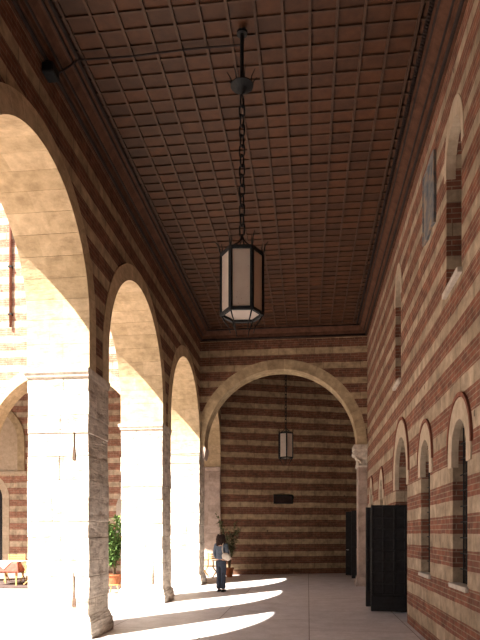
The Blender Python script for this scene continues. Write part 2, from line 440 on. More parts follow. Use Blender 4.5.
def window(n, op, depth=.08, tall=False):
    e = empty('window_%d' % n, (0, 0, 0)); e['kind'] = 'structure'
    bm = bmesh.new(); prism(bm, op.outline(14), XR + depth + .06, XR + depth + .08, FX); obj('pane', bm, M['glass_and_unlit'], e)
    bm = bmesh.new(); x = XR + depth + .02
    k = 5
    for j in range(1, k):
        u = op.c - op.r + 2 * op.r * j / k; tube(bm, [(x, u, op.zb), (x, u, op.top(u))], .009, 6)
    z = op.zb + .18
    while z < op.zc + op.r * .9:
        w = op.r if z < op.zc else math.sqrt(max(.0, op.r ** 2 - (z - op.zc) ** 2))
        tube(bm, [(x, op.c - w, z), (x, op.c + w, z)], .008, 6); z += .2
    obj('grille', bm, M['iron'], e)
    surround(op, .20, e)
    bm = bmesh.new(); box(bm, XR - .04, XR + .1, op.c - op.r - .06, op.c + op.r + .06, op.zb - .06, op.zb + .004, bevel=.01, jit=.004); obj('sill', bm, M['white_sill'], e)
for i, o in enumerate(wins + extra): window(i + 1, o)
for i, o in enumerate(slits):
    e = empty('window_%d' % (i + 6), (0, 0, 0)); e['kind'] = 'structure'
    bm = bmesh.new(); prism(bm, o.outline(14), XR + .68, XR + .70, FX); obj('pane', bm, M['glass_and_unlit'], e)
    bm = bmesh.new(); box(bm, XR - .06, XR + .2, o.c - o.r - .03, o.c + o.r + .03, o.zb - .07, o.zb + .005, bevel=.008, jit=.004); obj('sill', bm, M['white_sill'], e)
    bm = bmesh.new(); voussoirs(bm, Op(o.c, o.r - .006, o.zc, o.zb), .11, XR - .008, XR + .12, FX, o.zc - .12, nblk=7, k2=1.3, gap=.002); obj('surround', bm, M['surround'], e)

# doorway + bifold leaves
e = empty('trim_doorway', (0, 0, 0)); e['kind'] = 'structure'; surround(doorop, .22, e, drop=.25)
bm = bmesh.new(); prism(bm, doorop.outline(16), XR + .25, XR + .28, FX); obj('dark_interior', bm, M['glass_and_unlit'], e)  # flat dark sheet standing for the unlit room behind the doorway
def leaf(n, x0, x1, y, h, cols, rows, hz=None, th=.06):
    """door leaf standing square to the wall, faces -Y"""
    bm = bmesh.new(); e = empty('door_%d' % n, (x1, y, 0)); e['kind'] = 'structure'
    w = x1 - x0
    box(bm, -w, 0, 0, th, .02, h, bevel=.006); dp = obj('door_panel', bm, M['door'], e)
    bm = bmesh.new(); kb = .36; fw = .05
    cw = (w - fw) / cols; rh = (h - kb - fw) / rows
    for c in range(cols + 1): box(bm, -w + c * cw, -w + c * cw + fw, -.025, .004, kb, h, bevel=.006)
    for r in range(rows + 1): box(bm, -w, 0, -.028, .004, kb + r * rh, kb + r * rh + fw, bevel=.006)
    box(bm, -w, 0, -.022, .004, .02, kb - .01, bevel=.006)
    for c in range(cols + 1):
        for r in range(rows + 1):
            cx, cz = -w + c * cw + fw / 2, kb + r * rh + fw / 2
            box(bm, cx - .017, cx + .017, -.045, -.02, cz - .017, cz + .017, bevel=.008)
    obj('panel_frame', bm, M['door'], e)
    if hz:
        bm = bmesh.new(); tube(bm, [(-w + .03, -.03, hz), (-w + .03, -.08, hz), (-w + .12, -.08, hz)], .012, 8); obj('door_handle', bm, NTH, dp)['label'] = 'pale door handle'
    bm = bmesh.new()
    for z in (.4, h - .35): tube(bm, [(-.01, th + .005, z), (-.01, th + .005, z + .12)], .014, 8)
    obj('hinge', bm, M['iron'], dp)
    return e
NTH = NT('pale_handle').done((.6, .6, .58), .3, .5)
leaf(1, 1.33, 2.07, 12.97, 2.27, 3, 8)
leaf(2, 1.30, 1.84, 13.80, 2.26, 3, 8)

# cross wall with big arch
CO = Op(-.90, 2.43, 4.48, 4.35)
bm = bmesh.new(); arch_wall(bm, XL - .02, 2.3, 4.35, 9.2, YX0, YX1, [Op(CO.c, CO.r + .31, CO.zc, 4.35)], FY, n=36)
wc = struct('wall_cross', bm, M['stripe_cross'])
bm = bmesh.new(); voussoirs(bm, CO, .31, YX0 - .012, YX1 + .012, FY, 4.45, nblk=31, splits=(.45, .6)); obj('arch_ring', bm, M['voussoir'], wc)
# right respond (pilaster with scrolled capital)
t = empty('stone_pilaster', (1.70, 19.48, 0)); tag(t, 'pinkish stone pilaster with scrolled capital carrying right end of big cross arch', 'pilaster')
bm = bmesh.new(); z = .3
x0, x1 = 1.55 - 1.70, 2.27 - 1.70; y0, y1 = YX0 + .02 - 19.48, YX1 - 19.48
while z < 3.75:
    h = min(random.uniform(.5, .9), 3.8 - z); box(bm, x0 + .02, x1, y0, y1, z + .002, z + h - .002, bevel=.012, jit=.006); z += h
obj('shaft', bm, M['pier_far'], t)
bm = bmesh.new(); rect_loft(bm, x0, x1, y0, y1, [(0, .04), (.12, .04), (.2, .02), (.3, .0)]); obj('base', bm, M['pier_far'], t)
bm = bmesh.new(); rect_loft(bm, x0, x1, y0, y1, [(3.75, 0), (3.80, .03), (3.84, .01), (4.0, .0), (4.12, .05), (4.22, .10), (4.30, .09), (4.32, .12), (4.45, .12)])
obj('capital', bm, M['impost'], t)
bm = bmesh.new()
tube(bm, [(x0 - .06, y0 - .08, 4.2), (x0 - .06, y1, 4.2)], .085, 12)
tube(bm, [(x0 + .03, y0 - .06, 3.86), (x0 + .03, y1, 3.86)], .05, 10)
tube(bm, [(x0 - .09, y0 - .05, 4.16), (x0 - .04, y0 - .05, 4.02), (x0 + .06, y0 - .05, 3.95), (x0 + .1, y0 - .05, 3.86)], .03, 8)
obj('scroll', bm, M['impost'], t, smooth=True)
# left respond corbel
t = empty('stone_corbel', (-3.40, 19.45, 0)); tag(t, 'small stone corbel under left foot of the big cross arch', 'corbel')
bm = bmesh.new(); rect_loft(bm, XL + 3.40 + .07, -3.33 + 3.40, YX0 - 19.45 + .01, YX1 - 19.45, [(4.08, -.025), (4.15, 0), (4.25, .02), (4.33, .035), (4.45, .035)]); obj('block', bm, M['pier_far'], t)

# far angled wall
A = Vector((XL + .01, 23.72, 0)); B = Vector((2.6, 25.85, 0)); dv = (B - A).normalized(); nv = Vector((-dv.y, dv.x, 0))
bm = bmesh.new()
a = [A, B, B + nv * .3, A + Vector((0, .32, 0))]
lo = [bm.verts.new(v) for v in a]; hi = [bm.verts.new(v + Vector((0, 0, 9.2))) for v in a]
for k in range(4): bm.faces.new((lo[k], lo[(k + 1) % 4], hi[(k + 1) % 4], hi[k]))
bm.faces.new(lo[::-1]); bm.faces.new(hi)
struct('wall_far', bm, M['stripe_far'])
def farpt(px, off=0.0):              # point on the far wall in front of which the image column px looks
    k = (px - 240) / F; s, c = math.sin(YAW), math.cos(YAW)
    d = Vector((k * c - s, c + k * s, 0)); n = nv
    tt = (A - n * off).dot(n) / d.dot(n)
    return d * tt
# bay 4 right wall (set back), with doorway
bm = bmesh.new(); dop = Op(23.1, .75, 2.5, 0)
arch_wall(bm, YX1 + .01, 26.0, 0, 9.2, 2.28, 2.7, [dop], FX); struct('wall_right_far', bm, M['stripe_right'])
e = empty('trim_doorway_far', (0, 0, 0)); e['kind'] = 'structure'
bm = bmesh.new(); prism(bm, dop.outline(12), 2.62, 2.64, FX); obj('dark_interior', bm, M['glass_and_unlit'], e)  # dark sheet in place of the unlit space beyond
leaf(3, 1.58, 2.27, 22.22, 2.5, 2, 8)
leaf(4, 1.48, 2.27, 23.98, 2.52, 2, 8, hz=1.02)
# plaque
p = farpt(283); 
t = empty('wall_plaque', (p.x, p.y, 3.06), math.atan2(dv.y, dv.x)); tag(t, 'small dark rectangular plaque high on the far striped wall', 'plaque')
bm = bmesh.new(); box(bm, -.38, .38, -.05, 0, -.16, .16, bevel=.008); obj('board', bm, M['plaque'], t)
bm = bmesh.new()
for q in ((-.40, .40, -.075, 0, .15, .185), (-.40, .40, -.075, 0, -.185, -.15), (-.40, -.37, -.075, 0, -.15, .15), (.37, .40, -.075, 0, -.15, .15)): box(bm, *q)
obj('frame', bm, M['iron'], t)

# ------------------------------------------------------------------ ceiling: coffer panels + ribs
CX0, CX1, CY0, CY1 = -3.16, 1.46, -4.3, 18.85
DX, DY = .344, .262
bm = bmesh.new()
nx = int(math.ceil((CX1 - CX0) / DX)); ny = int(math.ceil((CY1 - CY0) / DY))
xs = [CX1 - .06 - DX * i for i in range(nx + 1)]
ys = [CY1 - DY * i for i in range(ny + 1)]
for xa in xs:
    for ya in ys:
        z = ZC + random.uniform(-.004, .004)
        bm.faces.new([bm.verts.new(q) for q in ((xa - DX, ya - DY, z), (xa, ya - DY, z), (xa, ya, z), (xa - DX, ya, z))])
ce = struct('ceiling', bm, M['wood'])
bm = bmesh.new()
for xa in xs: box(bm, xa - .018, xa + .018, CY0 - .2, CY1 + .2, ZC - .032, ZC + .01)
obj('long_ribs', bm, M['wood_rib'], ce)
bm = bmesh.new()
for ya in ys: box(bm, CX0 - .1, CX1 + .1, ya - .013, ya + .013, ZC - .022, ZC + .01)
obj('cross_ribs', bm, M['wood_rib'], ce)
bm = bmesh.new(); box(bm, XLO + .05, 2.7, -4.8, YX0 + .1, ZC + .05, ZC + .35); struct('ceiling_slab', bm, M['wood_rib'])
bm = bmesh.new(); box(bm, XLO + .05, 2.7, YX0 + .1, 26.2, 9.15, 9.4); struct('ceiling_far', bm, M['wood'])
# cornices: profile of (offset from wall, z)
prof = [(0, 7.86), (.03, 7.86), (.05, 7.90), (.045, 7.93), (.09, 7.95), (.10, 7.99), (.10, 8.02), (.16, 8.06), (.22, 8.12), (.25, 8.13), (.25, 8.17), (.31, 8.18), (.31, 8.23), (.40, 8.24), (.40, 8.30), (0, 8.30)]
def cornice(n, xw, sg, mat='cornice'):
    bm = bmesh.new()
    a = [bm.verts.new((xw + sg * o, -4.5, z)) for o, z in prof]; b = [bm.verts.new((xw + sg * o, YX0, z)) for o, z in prof]
    for k in range(len(a)): bm.faces.new((a[k], a[(k + 1) % len(a)], b[(k + 1) % len(a)], b[k]))
    e = struct('trim_%d' % n, bm, M[mat])
    for off, z, r in ((.055, 7.90, .028), (.12, 8.04, .018), (.255, 8.15, .022), (.33, 8.19, .026)):
        bm = bmesh.new(); tube(bm, [(xw + sg * off, -4.5, z), (xw + sg * off, YX0, z)], r, 8); obj('bead_moulding', bm, M['cornice_dark'], e, smooth=True)
    return e
cornice(1, XL, 1)
c2 = cornice(2, XR, -1)
bm = bmesh.new(); y = 3.0              # rope moulding
while y < YX0 - .3:
    m4 = Matrix.Translation((XR - .345, y, 8.17)) @ Matrix.Rotation(.6, 4, 'Z')
    box(bm, -.028, .028, -.015, .015, -.025, .025, bevel=.008, M4=m4); y += .052
obj('rope_moulding', bm, M['cornice_dark'], c2)
bm = bmesh.new()
a = [bm.verts.new((XL, YX0 - o, z)) for o, z in prof]; b = [bm.verts.new((XR, YX0 - o, z)) for o, z in prof]
for k in range(len(a)): bm.faces.new((a[k], a[(k + 1) % len(a)], b[(k + 1) % len(a)], b[k]))
c3 = struct('trim_3', bm, M['cornice'])
for off, z, r in ((.055, 7.90, .03), (.255, 8.15, .022)):
    bm = bmesh.new(); tube(bm, [(XL, YX0 - off, z), (XR, YX0 - off, z)], r, 8); obj('bead_moulding', bm, M['cornice_dark'], c3, smooth=True)

# unseen wall added behind the viewer to darken the front of the ceiling
bm = bmesh.new(); box(bm, XLO, 2.6, -4.8, -4.5, 0, 9); struct('wall_back_blocker', bm, M['stripe_cross'])

# ------------------------------------------------------------------ north wing across the courtyard
FOP = [Op(-8.15, 2.7, 4.42, 0), Op(-14.75, 2.7, 4.42, 0), Op(-21.35, 2.7, 4.42, 0)]
bm = bmesh.new(); arch_wall(bm, -32, XLO - .01, 0, 15.5, 19.25, 19.98, [Op(o.c, o.r + .36, o.zc, 0) for o in FOP], FY, n=28)
wn_ = struct('wall_wing_front', bm, M['stripe_court'])
for o in FOP:
    bm = bmesh.new(); voussoirs(bm, o, .36, 19.24, 19.99, FY, 0, nblk=27, splits=(.5, .4)); obj('arch_ring', bm, M['soffit'], wn_)
WB = 24.35
bm = bmesh.new(); bops = [Op(-7.35, .40, 2.75, 1.0), Op(-13.82, .85, 3.15, 0)]
arch_wall(bm, -32, XLO - .01, 0, 9.2, WB, WB + .5, bops, FY); struct('wall_wing_back', bm, M['stripe_court'])
e = empty('window_10', (0, 0, 0)); e['kind'] = 'structure'
bm = bmesh.new(); prism(bm, bops[0].outline(), WB + .2, WB + .22, FY); obj('pane', bm, M['glass_and_unlit'], e)
bm = bmesh.new(); voussoirs(bm, Op(-7.35, .394, 2.75, 1.0), .22, WB - .02, WB + .1, FY, 1.6, nblk=9, k2=1.1); obj('surround', bm, M['white_sill'], e)
e = empty('door_5', (0, 0, 0)); e['kind'] = 'structure'
bm = bmesh.new(); prism(bm, bops[1].outline(), WB + .2, WB + .22, FY); obj('dark_interior', bm, M['glass_and_unlit'], e)  # darkness inside the door painted as a flat sheet
bm = bmesh.new(); voussoirs(bm, Op(-13.82, .844, 3.15, 0), .30, WB - .02, WB + .1, FY, 0, nblk=15); obj('surround', bm, M['surround'], e)
# blind arch of pale blocks over the doorway
bo = Op(-13.62, 1.36, 5.6, 4.3); e = empty('trim_blind_arch', (0, 0, 0)); e['kind'] = 'structure'
bm = bmesh.new(); voussoirs(bm, bo, .30, WB - .10, WB + .1, FY, 4.3, nblk=17); obj('surround', bm, M['voussoir'], e)
bm = bmesh.new(); box(bm, -15.4, -11.85, WB - .14, WB + .05, 4.16, 4.3, bevel=.01); obj('ledge', bm, M['surround'], e)
bm = bmesh.new(); prism(bm, bo.outline(), WB - .03, WB + .02, FY); obj('infill', bm, M['surround'], e)
bm = bmesh.new(); box(bm, -32, XLO, 19.9, 24.6, 9.0, 9.3); struct('ceiling_wing', bm, M['wood_rib'])
bm = bmesh.new(); box(bm, -32.5, -32, -25, 25, 0, 15); struct('wall_west', bm, M['stripe_court'])
t = empty('drainpipe', (-9.94, 19.17, 0)); tag(t, 'thin rusty drainpipe on sunlit striped facade beyond the first arch', 'drainpipe')
bm = bmesh.new(); tube(bm, [(0, 0, 8.6), (0, 0, 15.3)], .045, 10); obj('pipe', bm, M['red_rim'], t, smooth=True)
for z in (9, 10.6, 12.2, 13.8):
    bm = bmesh.new(); box(bm, -.06, .06, -.055, .07, z, z + .05); obj('bracket', bm, M['iron'], t)

# ------------------------------------------------------------------ hanging lanterns
def chain(bm, z0, z1, pitch=.125, L=.155, Wd=.075, r=.0115):
    n = int((z0 - z1) / pitch); p = (z0 - z1) / n
    for i in range(n):
        zc = z0 - p * (i + .5); a = (i % 2) * PI / 2; pts = []
        for k in range(14):
            t_ = 2 * PI * k / 14; x = math.cos(t_) * Wd / 2; z = math.sin(t_) * Wd / 2 + (L / 2 - Wd / 2) * (1 if math.sin(t_) >= 0 else -1)
            pts.append((x * math.cos(a), x * math.sin(a), zc + z))
        tube(bm, pts, r, 6, closed=True)
def lantern(loc, rz, label, ztop, zbody, ring_r, hb, ztopfix, rod):
    t = empty('hanging_lantern', (loc[0], loc[1], 0), rz); tag(t, label, 'lantern', 'iron lanterns hanging from the loggia ceiling')
    R = ring_r; zt = zbody; zb = zbody - hb
    C6 = [(R * math.cos(PI / 3 * k), R * math.sin(PI / 3 * k)) for k in range(6)]
    bm = bmesh.new()
    for x, y in C6:
        m4 = Matrix.Translation((x, y, 0)) @ Matrix.Rotation(math.atan2(y, x), 4, 'Z')
        box(bm, -.022, .02, -.022, .022, zb, zt, bevel=.004, M4=m4)
    for z in (zb, zt):
        for k in range(6):
            (xa, ya), (xb, yb) = C6[k], C6[(k + 1) % 6]
            d = Vector((xb - xa, yb - ya, 0)); m4 = Matrix.Translation(((xa + xb) / 2, (ya + yb) / 2, z)) @ Matrix.Rotation(math.atan2(d.y, d.x), 4, 'Z')
            box(bm, -d.length / 2, d.length / 2, -.02, .02, -.022, .022, bevel=.004, M4=m4)
    fr = obj('frame', bm, M['iron'], t)
    for k in range(6):
        (xa, ya), (xb, yb) = C6[k], C6[(k + 1) % 6]; bm = bmesh.new(); s = .985
        d = Vector((xb - xa, yb - ya, 0)); m4 = Matrix.Translation(((xa + xb) / 2 * s, (ya + yb) / 2 * s, 0)) @ Matrix.Rotation(math.atan2(d.y, d.x), 4, 'Z')
        box(bm, -d.length / 2 + .015, d.length / 2 - .015, -.004, .004, zb + .02, zt - .02, M4=m4); obj('pane', bm, M['pane'], fr)
    bm = bmesh.new(); a = [bm.verts.new((x * .94, y * .94, zb + .012)) for x, y in C6]; b = [bm.verts.new((x * .94, y * .94, zb + .02)) for x, y in C6]
    bm.faces.new(a); bm.faces.new(b[::-1])
    for k in range(6): bm.faces.new((a[k], b[k], b[(k + 1) % 6], a[(k + 1) % 6]))
    obj('bottom_pane', bm, M['pane'], fr)
    bm = bmesh.new()                 # sheet roof
    a = [bm.verts.new((x * 1.0, y * 1.0, zt + .015)) for x, y in C6]; b = [bm.verts.new((x * .25, y * .25, zt + .09)) for x, y in C6]
    bm.faces.new(a); bm.faces.new(b[::-1])
    for k in range(6): bm.faces.new((a[k], b[k], b[(k + 1) % 6], a[(k + 1) % 6]))
    obj('roof', bm, M['iron'], t)
    bm = bmesh.new()                 # curling spikes at the top corners
    for x, y in C6:
        u = Vector((x, y, 0)).normalized(); b0 = Vector((x, y, zt))
        tube(bm, [b0, b0 + u * .02 + Vector((0, 0, .06)), b0 + u * .03 + Vector((0, 0, .12)), b0 + u * .07 + Vector((0, 0, .17))], .011, 6, r2=.004)
        tube(bm, [b0, b0 - u * .015 + Vector((0, 0, .08)), b0 - u * .0 + Vector((0, 0, .15))], .009, 6, r2=.003)
        tube(bm, [b0 + Vector((0, 0, .0)), b0 - u * .10 + Vector((0, 0, .07)), b0 * 0 + u * .03 + Vector((0, 0, zt + .18)), Vector((0, 0, zt + .27))], .009, 6)
    obj('top_scrolls', bm, M['iron'], t, smooth=True)
    for x, y in C6:                  # curved rods under the body
        bm = bmesh.new()
        u = Vector((x, y, 0)).normalized(); b0 = Vector((x, y, zb))
        tube(bm, [b0, b0 - u * .045 - Vector((0, 0, .09)), b0 - u * .10 - Vector((0, 0, .16)), b0 - u * .12 - Vector((0, 0, .24))], .011, 6, r2=.005)
        obj('bottom_spike', bm, M['iron'], t, smooth=True)
    bm = bmesh.new(); tube(bm, [(0, 0, rod), (0, 0, ztopfix)], .026, 8); obj('rod', bm, M['iron'], t)
    bm = bmesh.new(); lathe(bm, [(.012, -.10), (.03, -.08), (.07, -.035), (.15, 0), (.15, .012), (.03, .02)], 16, (0, 0, rod))
    for k in range(8):
        a_ = k * PI / 4; u = Vector((math.cos(a_), math.sin(a_), 0)); b0 = u * .13 + Vector((0, 0, rod + .01))
        tube(bm, [b0, b0 + u * .02 + Vector((0, 0, .07)), b0 + u * .07 + Vector((0, 0, .14))], .01, 6, r2=.003)
    obj('crown', bm, M['iron'], t)
    bm = bmesh.new(); chain(bm, rod - .13, zt + .26); obj('chain', bm, M['iron'], t)
    bm = bmesh.new(); lathe(bm, [(.07, 0), (.07, .03), (.03, .06)], 12, (0, 0, ztopfix - .06)); obj('ceiling_plate', bm, M['iron'], t)
    return t
lantern((-.85, 7.73), math.radians(64), 'large six-sided milky glass lantern hanging nearest on a long chain', None, 5.28, .27, .77, 8.20, 7.47)
lantern((-.80, 21.8), math.radians(38), 'smaller-looking far lantern hanging inside the big cross arch before the far wall', None, 5.28, .27, .88, 9.15, 8.5)
# cable and junction box
t = empty('ceiling_cable', (-3.2, 7.93, 8.17)); tag(t, 'thin dark cable crossing the coffered ceiling to the lantern rod', 'cable')
bm = bmesh.new(); tube(bm, [(-.2, -.1, -.25), (-.04, -.03, -.10), (.06, 0, .0), (.8, .01, -.01), (1.6, -.01, 0), (2.33, 0, 0), (2.36, -.14, -.05)], .013, 8); obj('wire', bm, M['cornice_dark'], t, smooth=True)
t = empty('floodlight', (-3.38, 7.62, 7.82)); tag(t, 'small dark floodlight fixed under the left cornice', 'floodlight')
bm = bmesh.new(); box(bm, -.09, .07, -.11, .11, -.10, .04, bevel=.015); obj('housing', bm, M['iron'], t)
bm = bmesh.new(); box(bm, -.14, .0, -.03, .03, .02, .10, bevel=.005); obj('bracket', bm, M['iron'], t)

# faded crest on the right wall
t = empty('painted_panel', (XR, 9.38, 6.74)); tag(t, 'faded grey rectangular painted panel high on the right striped wall beside narrow window', 'painting')
bm = bmesh.new()
outl = [(-.41, .50), (-.2, .53), (.1, .50), (.39, .54), (.42, .2), (.40, -.2), (.42, -.50), (.1, -.55), (-.15, -.50), (-.40, -.54), (-.43, -.1), (-.40, .2)]
prism(bm, outl, -.03, -.002, FX); obj('panel', bm, M['crest'], t)
bm = bmesh.new(); pts = [(-.035, u, z) for u, z in outl]; tube(bm, pts, .014, 6, closed=True); obj('border', bm, M['crest'], t)

# ------------------------------------------------------------------ plants
def potted(name, loc, label, cat, pot_r, pot_h, top, spread, nleaf, lmat, stand=0.0, leafsz=.1, flowers=0, group=None, base=.0):
    t = empty(name, loc); tag(t, label, cat, group)
    z0 = stand
    bm = bmesh.new(); lathe(bm, [(pot_r * .62, z0), (pot_r * .7, z0 + .02), (pot_r * .92, z0 + pot_h * .85), (pot_r * 1.05, z0 + pot_h * .86), (pot_r * 1.05, z0 + pot_h), (pot_r * .9, z0 + pot_h), (pot_r * .85, z0 + pot_h * .9)], 24)
    pot_ = obj('pot', bm, M['terracotta'], t)
    bm = bmesh.new(); lathe(bm, [(pot_r * .84, z0 + pot_h * .90), (pot_r * .82, z0 + pot_h * .93)], 20); obj('soil', bm, M['soil'], pot_)
    if stand:
        bm = bmesh.new()
        for k in range(4):
            a_ = PI / 4 + k * PI / 2; tube(bm, [(math.cos(a_) * pot_r * 1.1, math.sin(a_) * pot_r * 1.1, 0), (math.cos(a_) * pot_r * .6, math.sin(a_) * pot_r * .6, z0 + .01)], .016, 6)
        tube(bm, [(math.cos(2 * PI * k / 16) * pot_r * .7, math.sin(2 * PI * k / 16) * pot_r * .7, z0 - .01) for k in range(16)], .014, 6, closed=True)
        obj('stand', bm, M['yellow_wood'], t)
    bm = bmesh.new(); tips = []
    for k in range(13):
        a_ = random.uniform(0, 2 * PI); s = spread * random.uniform(.25, 1); h = random.uniform(.55, 1.0) * (top - z0 - pot_h)
        p0 = Vector((random.uniform(-.04, .04), random.uniform(-.04, .04), z0 + pot_h * .9)); e1 = Vector((math.cos(a_) * s, math.sin(a_) * s, z0 + pot_h + h))
        m_ = p0.lerp(e1, .5) + Vector((-math.cos(a_) * s * .2, -math.sin(a_) * s * .2, .1)); pts = []
        for i in range(7):
            u = i / 6; pts.append(p0 * (1 - u) ** 2 + m_ * 2 * u * (1 - u) + e1 * u * u)
        tube(bm, pts, .012, 5, r2=.004); tips.append(pts)
    obj('stems', bm, M['bark'], t)
    bm = bmesh.new()
    for i in range(nleaf):
        pts = random.choice(tips); u = random.uniform(.25, 1); j = min(5, int(u * 6)); p = pts[j].lerp(pts[j + 1], u * 6 - j)
        d = Vector((random.gauss(0, 1), random.gauss(0, 1), random.gauss(.4, .8))).normalized(); s = d.cross(Vector((0, 0, 1)) + Vector((random.uniform(-.5, .5), random.uniform(-.5, .5), 0))).normalized()
        L_ = leafsz * random.uniform(.7, 1.3); wd = L_ * .17; p = p + d * .01
        q = [p, p + d * L_ * .35 + s * wd, p + d * L_ * .75 + s * wd * .7 - Vector((0, 0, L_ * .05)), p + d * L_ - Vector((0, 0, L_ * .15)), p + d * L_ * .75 - s * wd * .7 - Vector((0, 0, L_ * .05)), p + d * L_ * .35 - s * wd]
        v = [bm.verts.new(x) for x in q]; bm.faces.new((v[0], v[1], v[5])); bm.faces.new((v[1], v[2], v[4], v[5])); bm.faces.new((v[2], v[3], v[4]))
    f = obj('foliage', bm, M[lmat], t)
    if flowers:
        bm = bmesh.new()
        for i in range(flowers):
            p = random.choice(tips)[random.choice((4, 5, 6))]
            for k in range(5):
                a_ = 2 * PI * k / 5; u = Vector((math.cos(a_), math.sin(a_), .3)); s = Vector((-math.sin(a_), math.cos(a_), 0))
                bm.faces.new([bm.verts.new(x) for x in (p, p + u * .025 + s * .018, p + u * .045, p + u * .025 - s * .018)])
        obj('blossoms', bm, M['blossom'], f)
    return t
potted('potted_shrub', (-5.42, 16.4, 0), 'tall leafy green shrub in terracotta pot on slim stand, seen between first two piers', 'plant', .24, .28, 2.25, .55, 1500, 'leaf_green', stand=.24, leafsz=.16, flowers=14)
potted('potted_olive', (-2.98, 22.7, 0), 'thin grey-green potted plant in terracotta pot against the far wall', 'plant', .17, .36, 2.45, .66, 850, 'leaf_olive', leafsz=.13)

# ------------------------------------------------------------------ furniture
def armchair(loc, rz, label, group):
    t = empty('folding_armchair', loc, rz); tag(t, label, 'chair', group)
    y = M['yellow_wood']
    for sx in (-1, 1):
        for (ya, yb) in ((-.24, .22), (.24, -.22)):   # crossed legs each side
            bm = bmesh.new(); m4 = None
            tube(bm, [(sx * .27, ya, 0.026), (sx * .27, yb, .44)], .023, 6); obj('leg', bm, y, t)
        bm = bmesh.new(); box(bm, sx * .27 - .018, sx * .27 + .018, -.20, -.165, .42, .66, bevel=.003); obj('arm_post', bm, y, t)
        bm = bmesh.new(); box(bm, sx * .27 - .03, sx * .27 + .03, -.24, .26, .65, .68, bevel=.006); obj('armrest', bm, y, t)
        bm = bmesh.new(); box(bm, sx * .27 - .018, sx * .27 + .018, .19, .225, .42, .93, bevel=.003); obj('back_post', bm, y, t)
    bm = bmesh.new()
    for k in range(6): box(bm, -.27, .27, -.22 + k * .075, -.22 + k * .075 + .06, .435, .455, bevel=.003)
    obj('seat', bm, y, t)
    bm = bmesh.new()
    for z in (.72, .80, .88): box(bm, -.25, .25, .20, .218, z - .028, z + .028, bevel=.003)
    obj('backrest', bm, y, t)
    return t
armchair((-3.62, 22.15, 0), math.radians(-28), 'yellow wooden slatted armchair behind the standing woman', 'yellow wooden armchairs')
DK = 0.03
armchair((-8.72, 18.35, DK), math.radians(-80), 'pale wooden armchair at right side of white-topped cafe table', 'yellow wooden armchairs')
armchair((-9.85, 19.3, DK), math.radians(8), 'tan wooden armchair behind the white-topped cafe table', 'yellow wooden armchairs')
def cafe_table(loc, label, clabel, tlabel):
    t = empty('cafe_table', loc); tag(t, label, 'table')
    bm = bmesh.new(); box(bm, -.42, .42, -.42, .42, .71, .74, bevel=.005); obj('tabletop', bm, M['yellow_wood'], t)
    for sx in (-1, 1):
        for sy in (-1, 1):
            bm = bmesh.new(); box(bm, sx * .37 - .022, sx * .37 + .022, sy * .37 - .022, sy * .37 + .022, 0, .71); obj('leg', bm, M['yellow_wood'], t)
    def cloth(name, half, drop, rot, z, mat, lab):
        bm = bmesh.new(); n = 24; g = {}
        edge = .43 + (z - .742) * 2
        for i in range(n + 1):
            for j in range(n + 1):
                x = -half + 2 * half * i / n; yv = -half + 2 * half * j / n
                X = x * math.cos(rot) - yv * math.sin(rot); Y = x * math.sin(rot) + yv * math.cos(rot)
                ox = max(0, abs(X) - edge); oy = max(0, abs(Y) - edge); dd = math.hypot(ox, oy)
                cx = max(-edge, min(edge, X)); cy = max(-edge, min(edge, Y))
                fl = .012 * math.sin(9 * (X + Y)) * min(1, dd * 4) + .06 * dd
                ux = (math.copysign(ox, X) / dd if dd else 0); uy = (math.copysign(oy, Y) / dd if dd else 0)
                g[i, j] = bm.verts.new((cx + ux * fl, cy + uy * fl, z - dd))
        for i in range(n):
            for j in range(n): bm.faces.new((g[i, j], g[i + 1, j], g[i + 1, j + 1], g[i, j + 1]))
        o = obj(name, bm, M[mat], None, smooth=True, loc=loc); md = o.modifiers.new('thick', 'SOLIDIFY'); md.thickness = .003; md.offset = 1
        tag(o, lab, 'tablecloth'); return o
    cloth('tablecloth', .78, .35, 0, .745, 'rose_cloth', clabel)
    cloth('table_topper', .50, .2, PI / 4, .752, 'white_cloth', tlabel)
cafe_table((-9.50, 18.35, DK), 'square cafe table under rose and white cloths beyond the nearest pier', 'rose red cloth hanging over the sides of the cafe table', 'white square cloth laid cornerwise over the rose tablecloth')
bm = bmesh.new()  # dark boards added in place of a shaded strip of floor
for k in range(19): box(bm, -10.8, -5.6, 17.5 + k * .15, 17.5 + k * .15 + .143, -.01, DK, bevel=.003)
tag(obj('shade_deck', bm, M['deck']), 'low dark boarded deck added for the shaded strip of floor under the cafe table and chairs', 'deck')

# ------------------------------------------------------------------ woman
def skinned(name, verts, edges, radii, mat, parent, root=0, sub=2, post=None):
    me = bpy.data.meshes.new(name + '_src'); me.from_pydata([Vector(v) for v in verts], edges, [])
    o = bpy.data.objects.new(name + '_src', me); COL.objects.link(o)
    sm = o.modifiers.new('skin', 'SKIN'); sm.use_smooth_shade = True
    lay = me.skin_vertices[0] if me.skin_vertices else None
    if lay is None:
        bpy.context.view_layer.update(); lay = me.skin_vertices[0]
    for i, r in enumerate(radii):
        lay.data[i].radius = r if isinstance(r, tuple) else (r, r); lay.data[i].use_root = (i == root)
    sd = o.modifiers.new('sub', 'SUBSURF'); sd.levels = sub; sd.render_levels = sub
    dg = bpy.context.evaluated_depsgraph_get(); dg.update()
    m2 = bpy.data.meshes.new_from_object(o.evaluated_get(dg)); m2.name = name
    bpy.data.objects.remove(o); bpy.data.meshes.remove(me)
    m2.materials.clear(); m2.materials.append(mat)
    for p in m2.polygons: p.use_smooth = True
    if post:
        for v in m2.vertices: v.co = post(v.co)
    r_ = bpy.data.objects.new(name, m2); COL.objects.link(r_); r_.parent = parent
    return r_
